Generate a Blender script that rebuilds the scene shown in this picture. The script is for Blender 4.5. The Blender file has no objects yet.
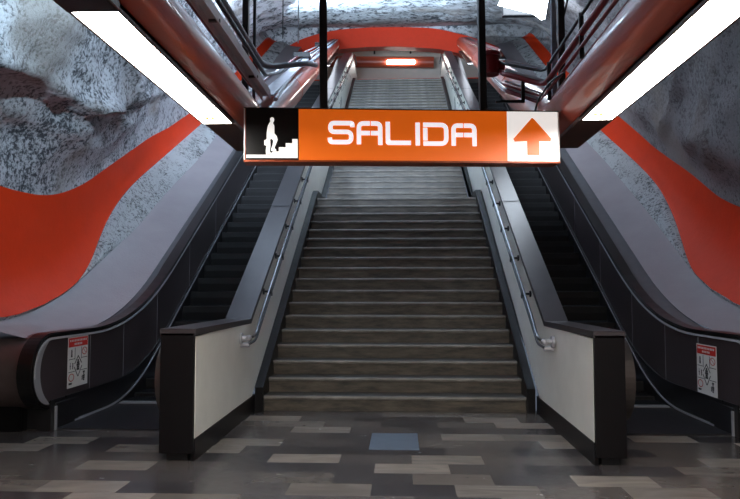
import bpy, bmesh, math, random
from mathutils import Vector, Matrix, noise
random.seed(7)
C = bpy.context.scene.collection
sc = bpy.context.scene

# ------------------------------------------------------------------ materials
def srgb(r, g, b):
    f = lambda c: (c/12.92 if c <= .04045 else ((c+.055)/1.055)**2.4)
    return (f(r/255), f(g/255), f(b/255), 1)

def new_mat(name):
    m = bpy.data.materials.new(name); m.use_nodes = True
    nt = m.node_tree; b = nt.nodes['Principled BSDF']
    return m, nt, b

def plain(name, col, rough=.5, metal=0, spec=.5, coat=0, emis=None, estr=0, var=.0, vscale=6, bump=0, bscale=40):
    m, nt, b = new_mat(name)
    b.inputs['Base Color'].default_value = col
    b.inputs['Roughness'].default_value = rough
    b.inputs['Metallic'].default_value = metal
    b.inputs['Specular IOR Level'].default_value = spec
    b.inputs['Coat Weight'].default_value = coat
    if emis:
        b.inputs['Emission Color'].default_value = emis
        b.inputs['Emission Strength'].default_value = estr
    tc = nt.nodes.new('ShaderNodeTexCoord')
    if var:
        n = nt.nodes.new('ShaderNodeTexNoise'); n.inputs['Scale'].default_value = vscale; n.inputs['Detail'].default_value = 6
        n.inputs['Roughness'].default_value = .65
        nt.links.new(tc.outputs['Object'], n.inputs['Vector'])
        r = nt.nodes.new('ShaderNodeValToRGB')
        k0, k1 = 1-var, 1+var
        r.color_ramp.elements[0].position = .3; r.color_ramp.elements[1].position = .7
        r.color_ramp.elements[0].color = (col[0]*k0, col[1]*k0, col[2]*k0, 1)
        r.color_ramp.elements[1].color = (min(1, col[0]*k1), min(1, col[1]*k1), min(1, col[2]*k1), 1)
        nt.links.new(n.outputs['Fac'], r.inputs['Fac']); nt.links.new(r.outputs['Color'], b.inputs['Base Color'])
    if bump:
        n2 = nt.nodes.new('ShaderNodeTexNoise'); n2.inputs['Scale'].default_value = bscale; n2.inputs['Detail'].default_value = 4
        nt.links.new(tc.outputs['Object'], n2.inputs['Vector'])
        bp = nt.nodes.new('ShaderNodeBump'); bp.inputs['Strength'].default_value = bump; bp.inputs['Distance'].default_value = .02
        nt.links.new(n2.outputs['Fac'], bp.inputs['Height']); nt.links.new(bp.outputs['Normal'], b.inputs['Normal'])
    return m

def rock_mat(name, light, dark, thr=.5, scale=7, bump=.8, smooth_col=None):
    """rough sprayed stucco: pale crust with fine dark pits in drifts, plus smoother dusty zones"""
    m, nt, b = new_mat(name); N = nt.nodes.new; L = nt.links.new
    b.inputs['Roughness'].default_value = .9; b.inputs['Specular IOR Level'].default_value = .2
    tc = N('ShaderNodeTexCoord')
    def nz(sc_, det, rough=.6, dist=0):
        n = N('ShaderNodeTexNoise'); n.inputs['Scale'].default_value = sc_; n.inputs['Detail'].default_value = det
        n.inputs['Roughness'].default_value = rough; n.inputs['Distortion'].default_value = dist
        L(tc.outputs['Object'], n.inputs['Vector']); return n
    def mr(n, a, c):
        q = N('ShaderNodeMapRange'); q.inputs['From Min'].default_value = .3; q.inputs['From Max'].default_value = .7
        q.inputs['To Min'].default_value = a; q.inputs['To Max'].default_value = c; L(n.outputs['Fac'], q.inputs['Value']); return q
    n1 = nz(scale, 6, .75); n2 = nz(.7, 3); n3 = nz(scale*.22, 4)
    nf = nz(5.0, 5, .72)
    gy = N('ShaderNodeNewGeometry'); sy = N('ShaderNodeSeparateXYZ'); L(gy.outputs['Position'], sy.inputs[0])
    my = N('ShaderNodeMapRange'); my.inputs['From Min'].default_value = 12; my.inputs['From Max'].default_value = 18; L(sy.outputs['Y'], my.inputs['Value'])
    mxy = N('ShaderNodeMix'); L(my.outputs['Result'], mxy.inputs['Factor']); L(n1.outputs['Fac'], mxy.inputs['A']); L(nf.outputs['Fac'], mxy.inputs['B'])
    a1 = N('ShaderNodeMath'); a1.operation = 'ADD'; L(mxy.outputs['Result'], a1.inputs[0]); L(mr(n2, -.06, .06).outputs['Result'], a1.inputs[1])
    a2 = N('ShaderNodeMath'); a2.operation = 'ADD'; L(a1.outputs[0], a2.inputs[0]); L(mr(n3, -.06, .06).outputs['Result'], a2.inputs[1])
    r = N('ShaderNodeValToRGB')
    r.color_ramp.elements[0].position = thr-.08; r.color_ramp.elements[0].color = dark
    r.color_ramp.elements[1].position = thr+.03; r.color_ramp.elements[1].color = light
    L(a2.outputs[0], r.inputs['Fac'])
    out = r.outputs['Color']
    if smooth_col:
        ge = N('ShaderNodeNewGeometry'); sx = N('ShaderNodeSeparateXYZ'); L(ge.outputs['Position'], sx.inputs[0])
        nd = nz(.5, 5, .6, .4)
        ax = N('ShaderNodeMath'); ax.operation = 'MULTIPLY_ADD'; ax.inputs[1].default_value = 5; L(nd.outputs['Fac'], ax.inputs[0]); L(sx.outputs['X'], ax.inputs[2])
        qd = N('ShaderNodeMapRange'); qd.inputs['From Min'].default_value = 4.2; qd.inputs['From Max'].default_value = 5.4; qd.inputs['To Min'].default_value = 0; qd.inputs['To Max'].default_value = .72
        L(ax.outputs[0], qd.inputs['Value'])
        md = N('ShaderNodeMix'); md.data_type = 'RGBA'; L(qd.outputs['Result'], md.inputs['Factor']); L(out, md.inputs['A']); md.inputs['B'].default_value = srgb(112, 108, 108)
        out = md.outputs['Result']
        n4 = nz(.45, 4, .5, .6)
        q = N('ShaderNodeMapRange'); q.inputs['From Min'].default_value = .56; q.inputs['From Max'].default_value = .68; q.clamp = True
        q.inputs['To Min'].default_value = 0; q.inputs['To Max'].default_value = .75
        L(n4.outputs['Fac'], q.inputs['Value'])
        mx = N('ShaderNodeMix'); mx.data_type = 'RGBA'; L(q.outputs['Result'], mx.inputs['Factor']); L(out, mx.inputs['A']); mx.inputs['B'].default_value = smooth_col
        out = mx.outputs['Result']
    L(out, b.inputs['Base Color'])
    bp = N('ShaderNodeBump'); bp.inputs['Strength'].default_value = bump; bp.inputs['Distance'].default_value = .04
    L(n1.outputs['Fac'], bp.inputs['Height']); L(bp.outputs['Normal'], b.inputs['Normal'])
    return m

def floor_mat():
    m, nt, b = new_mat('marble_floor'); N = nt.nodes.new; L = nt.links.new
    tc = N('ShaderNodeTexCoord')
    mp = N('ShaderNodeMapping'); mp.inputs['Location'].default_value = (.13, .09, 0)
    L(tc.outputs['Object'], mp.inputs['Vector'])
    br = N('ShaderNodeTexBrick')
    br.offset = .5; br.offset_frequency = 2
    br.inputs['Color1'].default_value = (0, 0, 0, 1); br.inputs['Color2'].default_value = (1, 1, 1, 1)
    br.inputs['Mortar'].default_value = (.5, .5, .5, 1)
    br.inputs['Scale'].default_value = 1; br.inputs['Mortar Size'].default_value = .002
    br.inputs['Brick Width'].default_value = .60; br.inputs['Row Height'].default_value = .30
    L(mp.outputs['Vector'], br.inputs['Vector'])
    n = N('ShaderNodeTexNoise'); n.inputs['Scale'].default_value = 3.5; n.inputs['Detail'].default_value = 8; n.inputs['Distortion'].default_value = 1.2
    mp2 = N('ShaderNodeMapping'); mp2.inputs['Scale'].default_value = (.5, 2.2, 1); L(tc.outputs['Object'], mp2.inputs['Vector'])
    L(mp2.outputs['Vector'], n.inputs['Vector'])
    ml = N('ShaderNodeMath'); ml.operation = 'MULTIPLY_ADD'; ml.inputs[1].default_value = .34; ml.inputs[2].default_value = -.17
    L(n.outputs['Fac'], ml.inputs[0])
    ad = N('ShaderNodeMath'); ad.operation = 'ADD'
    L(br.outputs['Color'], ad.inputs[0]); L(ml.outputs[0], ad.inputs[1])
    r = N('ShaderNodeValToRGB'); cr = r.color_ramp
    cr.elements[0].position = 0; cr.elements[0].color = srgb(50, 48, 51)
    cr.elements[1].position = 1; cr.elements[1].color = srgb(150, 140, 131)
    for p_, c_ in ((.3, srgb(74, 71, 72)), (.5, srgb(90, 85, 82)), (.72, srgb(102, 96, 91)), (.86, srgb(124, 118, 112))):
        e = cr.elements.new(p_); e.color = c_
    L(ad.outputs[0], r.inputs['Fac']); L(r.outputs['Color'], b.inputs['Base Color'])
    b.inputs['Roughness'].default_value = .24
    n3 = N('ShaderNodeTexNoise'); n3.inputs['Scale'].default_value = 9; n3.inputs['Detail'].default_value = 5
    L(tc.outputs['Object'], n3.inputs['Vector'])
    rr = N('ShaderNodeMapRange'); rr.inputs['To Min'].default_value = .10; rr.inputs['To Max'].default_value = .34
    L(n3.outputs['Fac'], rr.inputs['Value']); L(rr.outputs['Result'], b.inputs['Roughness'])
    return m

def stone_mat(name, a, c, sc_=(1.2, 6, 6)):
    m, nt, b = new_mat(name); N = nt.nodes.new; L = nt.links.new
    tc = N('ShaderNodeTexCoord'); mp = N('ShaderNodeMapping'); mp.inputs['Scale'].default_value = sc_
    ge = N('ShaderNodeNewGeometry')
    L(ge.outputs['Position'], mp.inputs['Vector'])
    n = N('ShaderNodeTexNoise'); n.inputs['Scale'].default_value = 2.2; n.inputs['Detail'].default_value = 8; n.inputs['Roughness'].default_value = .7
    L(mp.outputs['Vector'], n.inputs['Vector'])
    r = N('ShaderNodeValToRGB'); r.color_ramp.elements[0].position = .36; r.color_ramp.elements[1].position = .7
    r.color_ramp.elements[0].color = a; r.color_ramp.elements[1].color = c
    L(n.outputs['Fac'], r.inputs['Fac']); L(r.outputs['Color'], b.inputs['Base Color'])
    b.inputs['Roughness'].default_value = .45
    return m

M = {}
M['floor'] = floor_mat()
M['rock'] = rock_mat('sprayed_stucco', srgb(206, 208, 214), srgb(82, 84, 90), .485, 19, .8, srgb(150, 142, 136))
M['rough'] = rock_mat('rough_plaster_patch', srgb(200, 203, 205), srgb(104, 105, 106), .46, 22, 1.0)
M['red'] = plain('orange_red_paint', srgb(226, 56, 0), .6, spec=.25, var=.06, vscale=1.5, bump=.15, bscale=14)
M['arch_red'] = plain('arch_red_paint', srgb(216, 56, 24), .5, var=.05)
M['ledge'] = plain('grey_plaster', srgb(158, 152, 156), .6, var=.06, vscale=2, bump=.2, bscale=30)
M['white_wall'] = plain('cream_marble_panel', srgb(244, 244, 234), .3, var=.05, vscale=2.5)
M['black_stone'] = plain('black_stone', srgb(12, 10, 13), .36, spec=.3, var=.12, vscale=5)
M['cap_stone'] = plain('grey_stone_cap', srgb(58, 54, 57), .3, var=.18, vscale=3)
M['panel'] = plain('dark_balustrade_panel', srgb(64, 56, 58), .34, var=.1, vscale=2)
M['skirt'] = plain('black_skirt', srgb(26, 25, 27), .42, var=.1)
M['rubber'] = plain('black_rubber', srgb(16, 16, 17), .35)
M['steel'] = plain('brushed_steel', srgb(186, 186, 192), .36, metal=.5)
M['brown_steel'] = plain('brown_steel', srgb(112, 98, 96), .36, metal=.6, var=.1)
M['bright'] = plain('bright_steel', srgb(206, 208, 214), .3, metal=.35)
M['rail'] = plain('rail_steel', srgb(120, 122, 128), .25, metal=.95)
M['guard'] = plain('newel_guard_steel', srgb(104, 98, 96), .34, metal=.8)
M['deck'] = plain('grey_deck', srgb(104, 106, 110), .45, metal=.1, var=.1)
M['step'] = plain('escalator_step', srgb(27, 26, 28), .5, metal=.3, var=.15)
M['step_line'] = plain('escalator_step_edge', srgb(58, 57, 60), .4, metal=.4)
M['plate'] = plain('landing_plate', srgb(60, 58, 62), .3, metal=.5, var=.15, vscale=3)
M['stone'] = stone_mat('stair_stone', srgb(54, 50, 46), srgb(116, 106, 92))
M['tread'] = stone_mat('stair_tread', srgb(44, 42, 41), srgb(78, 74, 70))
M['nosing'] = plain('lit_nosing', srgb(122, 117, 111), .35, var=.35, vscale=4)  # paler than the stone: top light on the step edges put into the colour
M['tube'] = plain('red_brown_gloss', srgb(172, 74, 50), .36, coat=.25, var=.04)
M['pipe_red'] = plain('dark_red_pipe', srgb(132, 34, 44), .35, coat=.2, var=.06)
M['pipe_grey'] = plain('blue_grey_pipe', srgb(128, 142, 160), .45, metal=.0, var=.1)
M['pipe_dark'] = plain('dark_pipe', srgb(44, 50, 56), .4, var=.1)
M['pipe_pale'] = plain('galvanised', srgb(196, 200, 210), .5, metal=.1, var=.12)
M['black'] = plain('black_paint', srgb(22, 24, 27), .4)
M['brown'] = plain('dark_brown_housing', srgb(70, 44, 32), .5)
M['diffuser'] = plain('lamp_diffuser', (1, .97, .9, 1), .5, emis=(1, .965, .91, 1), estr=18)
M['diffuser_cool'] = plain('cool_lamp_diffuser', (.9, .95, 1, 1), .5, emis=(.82, .88, 1, 1), estr=1.8)
M['cool_lens'] = plain('floodlight_lens', (.9, .95, 1, 1), .5, emis=(.8, .9, 1, 1), estr=9)
M['orange'] = plain('orange_sign_face', srgb(236, 112, 30), .3, emis=srgb(236, 104, 20), estr=.26)
M['sign_white'] = plain('white_sign_face', srgb(236, 234, 230), .3, emis=(1, .97, .94, 1), estr=.34)
M['sign_black'] = plain('black_sign_face', srgb(18, 17, 18), .22)
M['sign_frame'] = plain('sign_frame', srgb(150, 66, 30), .35, metal=.3)
M['letter'] = plain('sign_letter', srgb(240, 238, 246), .35, emis=(.95, .93, 1, 1), estr=.4)
M['label_white'] = plain('label_white', srgb(222, 220, 216), .5)
M['label_red'] = plain('label_red', srgb(214, 44, 32), .5)
M['label_ink'] = plain('label_ink', srgb(44, 42, 44), .6)
M['label_rose'] = plain('label_rose', srgb(196, 96, 90), .6)
M['graffiti'] = plain('black_marker', srgb(20, 22, 26), .5)
M['hall_wall'] = plain('cream_hall_wall', srgb(212, 206, 198), .6, var=.03)
M['holder'] = plain('lamp_holder', srgb(150, 120, 40), .5)
M['grate'] = plain('grey_metal_lid', srgb(112, 128, 146), .3, metal=.3, var=.1)
M['holebox'] = plain('valve_red', srgb(120, 24, 28), .4)

# ------------------------------------------------------------------ helpers
def tag(o, label=None, cat=None, group=None, kind=None):
    if label: o['label'] = label
    if cat: o['category'] = cat
    if group: o['group'] = group
    if kind: o['kind'] = kind
    return o

def empty(name, loc, label, cat, group=None):
    o = bpy.data.objects.new(name, None); C.objects.link(o); o.location = loc
    o.empty_display_size = .2
    return tag(o, label, cat, group)

def world_loc(o):
    v = Vector(o.location)
    while o.parent: o = o.parent; v += Vector(o.location)
    return v

def obj(name, bm, mats, parent=None, label=None, smooth=False, recalc=True):
    if recalc: bmesh.ops.recalc_face_normals(bm, faces=bm.faces[:])
    me = bpy.data.meshes.new(name)
    bm.to_mesh(me); bm.free()
    for m in (mats if isinstance(mats, (list, tuple)) else [mats]): me.materials.append(m)
    if smooth: me.shade_smooth() if hasattr(me, 'shade_smooth') else None
    if smooth == 'angle':
        me.set_sharp_from_angle(angle=math.radians(35))
    o = bpy.data.objects.new(name, me); C.objects.link(o)
    if parent:
        o.parent = parent
        me.transform(Matrix.Translation(-world_loc(parent)))
    elif len(me.vertices):
        # origin at the foot of the thing
        xs = [v.co.x for v in me.vertices]; ysv = [v.co.y for v in me.vertices]; zs = [v.co.z for v in me.vertices]
        c = Vector(((min(xs)+max(xs))/2, (min(ysv)+max(ysv))/2, min(zs)))
        me.transform(Matrix.Translation(-c)); o.location = c
    if label: o['label'] = label
    return o

def box(bm, x0, x1, y0, y1, z0, z1, bev=0):
    r = bmesh.ops.create_cube(bm, size=1)
    vs = r['verts']
    for v in vs:
        v.co = Vector(((x0+x1)/2+v.co.x*abs(x1-x0), (y0+y1)/2+v.co.y*abs(y1-y0), (z0+z1)/2+v.co.z*abs(z1-z0)))
    if bev:
        es = set(e for v in vs for e in v.link_edges)
        bmesh.ops.bevel(bm, geom=list(es), offset=bev, segments=2, affect='EDGES', profile=.5)

def prism_x(bm, pts, x0, x1, mi=0):
    """polygon in (y,z) extruded along x"""
    a = [bm.verts.new((x0, p[0], p[1])) for p in pts]
    b = [bm.verts.new((x1, p[0], p[1])) for p in pts]
    n = len(pts); fs = [bm.faces.new(a), bm.faces.new(b[::-1])]
    for i in range(n):
        fs.append(bm.faces.new((a[i], a[(i+1) % n], b[(i+1) % n], b[i])))
    for f in fs: f.material_index = mi
    return fs

def strip_prism_x(bm, top, bot, x0, x1):
    """solid between two (y,z) curves of equal length, extruded along x; quads only"""
    n = len(top); R = []
    for i in range(n):
        R.append([bm.verts.new((x, p[0], p[1])) for x, p in ((x0, top[i]), (x1, top[i]), (x1, bot[i]), (x0, bot[i]))])
    for i in range(n-1):
        for k in range(4):
            bm.faces.new((R[i][k], R[i][(k+1) % 4], R[i+1][(k+1) % 4], R[i+1][k]))
    bm.faces.new(R[0]); bm.faces.new(R[-1][::-1])

def tube(bm, pts, r, seg=12, caps=True):
    pts = [Vector(p) for p in pts]; rings = []
    n = len(pts); prev = None
    for i, p in enumerate(pts):
        if i == 0: t = pts[1]-pts[0]
        elif i == n-1: t = pts[-1]-pts[-2]
        else: t = (pts[i]-pts[i-1]).normalized()+(pts[i+1]-pts[i]).normalized()
        t.normalize()
        if prev is None:
            up = Vector((0, 0, 1)) if abs(t.z) < .9 else Vector((1, 0, 0))
            a = t.cross(up).normalized()
        else:
            a = (prev-t*prev.dot(t)).normalized()
        prev = a; b = t.cross(a).normalized()
        k = 1
        if 0 < i < n-1:
            c = (pts[i]-pts[i-1]).normalized().dot(t); k = 1/max(.6, c)
        rr = r[i] if isinstance(r, (list, tuple)) else r
        rings.append([bm.verts.new(p+(a*math.cos(2*math.pi*j/seg)+b*math.sin(2*math.pi*j/seg))*rr) for j in range(seg)])
    for i in range(n-1):
        for j in range(seg):
            bm.faces.new((rings[i][j], rings[i][(j+1) % seg], rings[i+1][(j+1) % seg], rings[i+1][j]))
    if caps:
        bm.faces.new(rings[0][::-1]); bm.faces.new(rings[-1])

def rnd(pts, r, k=5):
    """round the corners of a 3d polyline"""
    pts = [Vector(p) for p in pts]; out = [pts[0]]
    for i in range(1, len(pts)-1):
        p = pts[i]; a = pts[i-1]-p; b = pts[i+1]-p
        d = min(r, a.length*.45, b.length*.45)
        a = p+a.normalized()*d; b = p+b.normalized()*d
        for j in range(k+1):
            t = j/k; out.append(a*(1-t)**2+p*2*t*(1-t)+b*t*t)
    out.append(pts[-1]); return out

def sweep_yz(bm, path, x0, x1, th, off=0.0):
    """rectangle x0..x1 by th swept along a (y,z) path; off moves it along the path normal"""
    R = []; n = len(path)
    for i, p in enumerate(path):
        a = Vector(path[max(0, i-1)]); b = Vector(path[min(n-1, i+1)])
        t = (b-a).normalized(); nn = Vector((-t.y, t.x))
        q0 = Vector(p)+nn*off; q1 = Vector(p)+nn*(off-th)
        R.append([bm.verts.new((x0, q0.x, q0.y)), bm.verts.new((x1, q0.x, q0.y)), bm.verts.new((x1, q1.x, q1.y)), bm.verts.new((x0, q1.x, q1.y))])
    for i in range(n-1):
        for k in range(4):
            bm.faces.new((R[i][k], R[i][(k+1) % 4], R[i+1][(k+1) % 4], R[i+1][k]))
    bm.faces.new(R[0]); bm.faces.new(R[-1][::-1])

def soft(t, w=1.3):
    return 0 if t < -w else (t if t > w else (t+w)**2/(4*w))
def lerp_tab(tab, y):
    if y <= tab[0][0]: return tab[0][1]
    for (a, u), (b, v) in zip(tab, tab[1:]):
        if y <= b:
            t = (y-a)/(b-a)
            return u+(v-u)*t
    return tab[-1][1]
def smooth_tab(tab, y, w=.35):
    return sum(lerp_tab(tab, y+d*w) for d in (-1, -.5, 0, .5, 1))/5

# ------------------------------------------------------------------ the cavern shell
def zL(y):
    return .98+.588*soft(y-9.15)-.588*soft(y-24.6)
def S(y, u):
    zl = .98+.588*soft(y-9.15)-.588*soft(y-26.5)
    W = 4.65+max(0, y-10)*.04
    zs = zl+.9
    Zc = 6.2+.268*(y-6) if y > 6 else 6.2
    if u < .25:
        t = u/.25
        A = (3.72, zl-.04); Q = (W-.05, zl+.1); B = (W, zs)
        return tuple((1-t)**2*A[i]+2*t*(1-t)*Q[i]+t*t*B[i] for i in (0, 1))
    ph = min(1, (u-.25)/.75)*math.pi/2
    return (W*max(0, math.cos(ph))**.8, zs+(Zc-zs)*math.sin(ph)**.95)

redlow = {-1: [(4, .06), (7.18, .075), (7.7, .09), (8.34, .112), (8.87, .12), (9.49, .129), (9.81, .141), (10.19, .163), (10.63, .189), (11.06, .204), (11.65, .210), (12.36, .203), (13.39, .185), (14.91, .161), (15.95, .145), (20, .12), (26.5, .1)],
          1: [(4, .09), (8.69, .089), (9.18, .092), (9.76, .088), (10.22, .093), (10.59, .111), (11.2, .14), (11.76, .159), (12.32, .168), (13.19, .161), (14.35, .144), (15.41, .128), (20, .11), (26.5, .1)]}
texlow = {-1: [(4, .06), (7.18, .075), (7.7, .09), (8.34, .112), (8.87, .12), (9.49, .129), (9.82, .133), (10.45, .124), (11.32, .103), (12.43, .097), (13.46, .086), (14.52, .072), (15.76, .07), (20, .06), (26.5, .05)],
          1: [(4, .09), (8.69, .089), (9.76, .088), (10.3, .094), (10.92, .091), (11.8, .091), (12.98, .084), (14.15, .077), (15.48, .063), (20, .055), (26.5, .05)]}
redup = {-1: [(4, .345), (7.0, .325), (7.84, .319), (8.27, .316), (8.96, .307), (9.51, .305), (10.29, .302), (11.27, .293), (13.02, .274), (15.77, .216), (20, .17), (26.5, .15)],
         1: [(4, .285), (9.44, .282), (9.78, .279), (10.43, .277), (11.2, .272), (12.52, .254), (13.89, .24), (14.91, .226), (20, .17), (26.5, .15)]}
YS = [-5+i*.5 for i in range(18)] + [4+i*.15 for i in range(150)] + [26.5]

def surf_pt(s, y, u, off=0):
    a, z = S(y, u)
    if off:
        a2, z2 = S(y, min(1, u+.01)); a1, z1 = S(y, max(0, u-.01))
        t = Vector((a2-a1, z2-z1)).normalized(); n = Vector((-t.y, t.x))
        if n.x > 0 and u < .9: n = -n
        if u >= .9 and n.y > 0: n = -n
        a += n.x*off; z += n.y*off
    return Vector((s*a, y, z))

def band(s, f0, f1, nu, offf=None):
    bm = bmesh.new(); G = []
    for y in YS:
        u0, u1 = f0(y), f1(y)
        row = []
        for j in range(nu+1):
            t = j/nu; u = u0+(u1-u0)*t
            row.append(bm.verts.new(surf_pt(s, y, u, offf(y, u, t, s) if offf else 0)))
        G.append(row)
    for i in range(len(G)-1):
        for j in range(nu):
            bm.faces.new((G[i][j], G[i+1][j], G[i+1][j+1], G[i][j+1]))
    bmesh.ops.remove_doubles(bm, verts=bm.verts[:], dist=.0005)
    return bm

def tex_off(y, u, t, s):
    w = min(1, t*5)*min(1, (1-t)*5+.25)
    a, z = S(y, u); p = Vector((s*a, y, z))
    return .05*w+.05*w*noise.noise(p*3)+.03*w*noise.noise(p*9)

for s, nm in ((-1, 'left'), (1, 'right')):
    rl = lambda y, s=s: smooth_tab(redlow[s], y)
    tl = lambda y, s=s: min(smooth_tab(texlow[s], y), smooth_tab(redlow[s], y))
    ru = lambda y, s=s: smooth_tab(redup[s], y)
    o = obj('wall_'+nm, band(s, rl, ru, 14), M['red'], smooth=True, recalc=False); o['kind'] = 'structure'
    o = obj('trim_%d' % (1 if s < 0 else 2), band(s, lambda y: 0 if y > 6.8 else min(.2, tl(y)-.005), tl, 8), M['ledge'], smooth=True, recalc=False); o['kind'] = 'structure'
    o = obj('trim_%d' % (3 if s < 0 else 4), band(s, tl, rl, 8, tex_off), M['rough'], smooth=True, recalc=False); o['kind'] = 'structure'
    # low wall below the ledge, in the hall and beside the escalator
    bm = bmesh.new()
    yw = [6.9]+[7.4+i*.15 for i in range(24)]+[12, 14, 18, 22, 24, 25, 26.5]
    strip_prism_x(bm, [(y, S(y, 0)[1]-.05) for y in yw], [(y, 0) for y in yw], s*3.735, s*3.79)
    box(bm, s*3.74, s*4.6, 6.85, 6.9, 0, .88)
    box(bm, s*4.42, s*4.6, -5, 6.9, 0, 1.5)
    o = obj('wall_%s_lower' % nm, bm, M['black_stone']); o['kind'] = 'structure'

FOLD1 = [(5, .45), (7.31, .446), (8.1, .436), (8.71, .424), (9.98, .425), (13.59, .363), (15.7, .318), (20, .3)]
FOLD2 = [(5, .39), (7.57, .396), (7.99, .394), (8.71, .386), (9.49, .395), (11, .40)]
def rock_off(y, u, t, s):
    a, z = S(y, u); p = Vector((s*a, y, z))
    lip = min(1, t*9)
    lip = lip*lip*(3-2*lip)
    big = noise.noise(p*.42+Vector((3.1, 0, 1)))*.34
    # long drooping ridges
    q = Vector((p.x*.5, p.y*.35+p.z*.55, p.z*.9))
    ridge = (1-abs(noise.noise(q*1.15+Vector((0, 4.2, 0))))*2.4)
    ridge = max(0, ridge)**3*.22
    if s < 0:
        for tab, amp in ((FOLD1, .26), (FOLD2, .14)):
            du = u-lerp_tab(tab, y)
            e = min(1, max(0, (du+.010)/.022)); e = e*e*(3-2*e)
            fade = min(1, max(0, 1-du/.22)) if du > 0 else 1
            end = 1 if tab is FOLD1 else min(1, max(0, (10.2-y)/1.0))
            big += amp*e*fade*end
    f = noise.noise(p*2.3)*.07+noise.noise(p*6)*.035
    cw = min(1, (1-t)*6+0)
    far = min(1, max(.25, (16-y)/7))
    fin = min(1, max(0, (26.3-y)/3.5))
    return fin*.10*lip+fin*lip*(big*cw*far+ridge*cw*far+f)

bm = bmesh.new()
G = []
for y in YS:
    row = []
    for s in (-1, 1):
        u0 = smooth_tab(redup[s], y); n = 80; part = []
        for j in range(n+1):
            t = j/n
            part.append((s, y, u0+(1-u0)*t, rock_off(y, u0+(1-u0)*t, t, s)))
        if s > 0: part = part[::-1][1:]
        row += part
    G.append([bm.verts.new(surf_pt(*q)) for q in row])
for i in range(len(G)-1):
    for j in range(len(G[0])-1):
        bm.faces.new((G[i][j], G[i+1][j], G[i+1][j+1], G[i][j+1]))
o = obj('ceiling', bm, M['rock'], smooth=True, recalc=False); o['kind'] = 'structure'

# floors
bm = bmesh.new(); box(bm, -4.7, 4.7, -5, 8.3, -.12, 0)
o = obj('floor', bm, M['floor']); o['kind'] = 'structure'
bm = bmesh.new(); box(bm, -5.6, 5.6, 24.2, 33, 8.7, 8.9)
o = obj('floor_upper', bm, M['floor']); o['kind'] = 'structure'
bm = bmesh.new(); box(bm, -4.7, 4.7, -5.2, -5, 0, 6.4)
o = obj('wall_back', bm, M['hall_wall']); o['kind'] = 'structure'

# arch at the head of the stairs
outer = [(-5.35, 9.6), (-5.11, 10.22), (-4.6, 10.72), (-3.85, 11.17), (-3.0, 11.43), (-2.07, 11.58), (-.5, 11.63), (1.25, 11.56), (2.3, 11.33), (3.19, 11.05), (4.73, 10.4), (5.35, 9.9)]
inner = [(-5.2, 8.9), (-4.9, 9.5), (-4.45, 9.98), (-3.85, 10.36), (-3.0, 10.63), (-2.07, 10.80), (-.5, 10.86), (1.25, 10.76), (2.03, 10.63), (3.1, 10.3), (4.4, 9.6), (5.2, 8.9)]
def arch_pts(P, k=4):
    Q = []
    for i in range(len(P)-1):
        p0 = P[max(0, i-1)]; p1 = P[i]; p2 = P[i+1]; p3 = P[min(len(P)-1, i+2)]
        for j in range(k):
            t = j/k
            Q.append(tuple(.5*((2*p1[a])+(-p0[a]+p2[a])*t+(2*p0[a]-5*p1[a]+4*p2[a]-p3[a])*t*t+(-p0[a]+3*p1[a]-3*p2[a]+p3[a])*t**3) for a in (0, 1)))
    Q.append(P[-1]); return Q
O, I = arch_pts(outer), arch_pts(inner)
bm = bmesh.new(); R = []
for a, b in zip(O, I):
    R.append([bm.verts.new((a[0], 26.3, a[1])), bm.verts.new((a[0], 27.6, a[1]+.3)), bm.verts.new((b[0], 27.6, b[1]+.3)), bm.verts.new((b[0], 26.3, b[1]))])
for i in range(len(R)-1):
    for k in range(4): bm.faces.new((R[i][k], R[i][(k+1) % 4], R[i+1][(k+1) % 4], R[i+1][k]))
o = obj('trim_5', bm, M['arch_red'], smooth='angle'); o['kind'] = 'structure'
# rock face between arch and vault
bm = bmesh.new(); R = []
for i, a in enumerate(O):
    t = i/(len(O)-1); row = []
    top = (-6.2+12.4*t, 12.6)
    for j in range(5):
        k = j/4
        p = Vector((a[0]*(1-k)+top[0]*k, 26.45, a[1]*(1-k)+top[1]*k))
        p.y += noise.noise(p*2)*.1*k
        row.append(bm.verts.new(p))
    R.append(row)
for i in range(len(R)-1):
    for j in range(4): bm.faces.new((R[i][j], R[i][j+1], R[i+1][j+1], R[i+1][j]))
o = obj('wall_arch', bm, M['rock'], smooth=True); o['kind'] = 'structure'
# upper hall
bm = bmesh.new(); box(bm, -5.6, 5.6, 32, 32.2, 8.9, 13.2)
o = obj('wall_upper', bm, M['hall_wall']); o['kind'] = 'structure'
bm = bmesh.new(); box(bm, -5.6, 5.6, 27.6, 32.2, 13.2, 13.35)
o = obj('ceiling_upper', bm, M['hall_wall']); o['kind'] = 'structure'
for s, nm in ((-1, 'left'), (1, 'right')):
    bm = bmesh.new(); box(bm, s*5.6, s*5.8, 26.4, 32.2, 8.7, 13.3)
    o = obj('wall_upper_'+nm, bm, M['hall_wall']); o['kind'] = 'structure'
bm = bmesh.new(); box(bm, -5.5, 5.5, 31.9, 32.0, 11.12, 11.33)
o = obj('trim_6', bm, M['red']); o['kind'] = 'structure'
ub = empty('light_beam', (0, 31, 11.5), 'red overhead beam with one short tube lamp beyond the top of the stairs', 'beam')
bm = bmesh.new(); tube(bm, [(-3.2, 31, 11.88), (1.6, 31, 11.78)], .25, 20); obj('beam_tube', bm, M['tube'], ub, smooth='angle')
bm = bmesh.new(); box(bm, -.52, .74, 30.64, 30.74, 11.62, 11.80, .03); lo = obj('lamp', bm, M['diffuser'], ub, 'bright short lamp on the beam')
for xx in (-1.1, .55):
    bm = bmesh.new(); box(bm, xx-.04, xx+.04, 30.95, 31.03, 12.2, 13.2); obj('hanger', bm, M['black'], ub)

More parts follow.
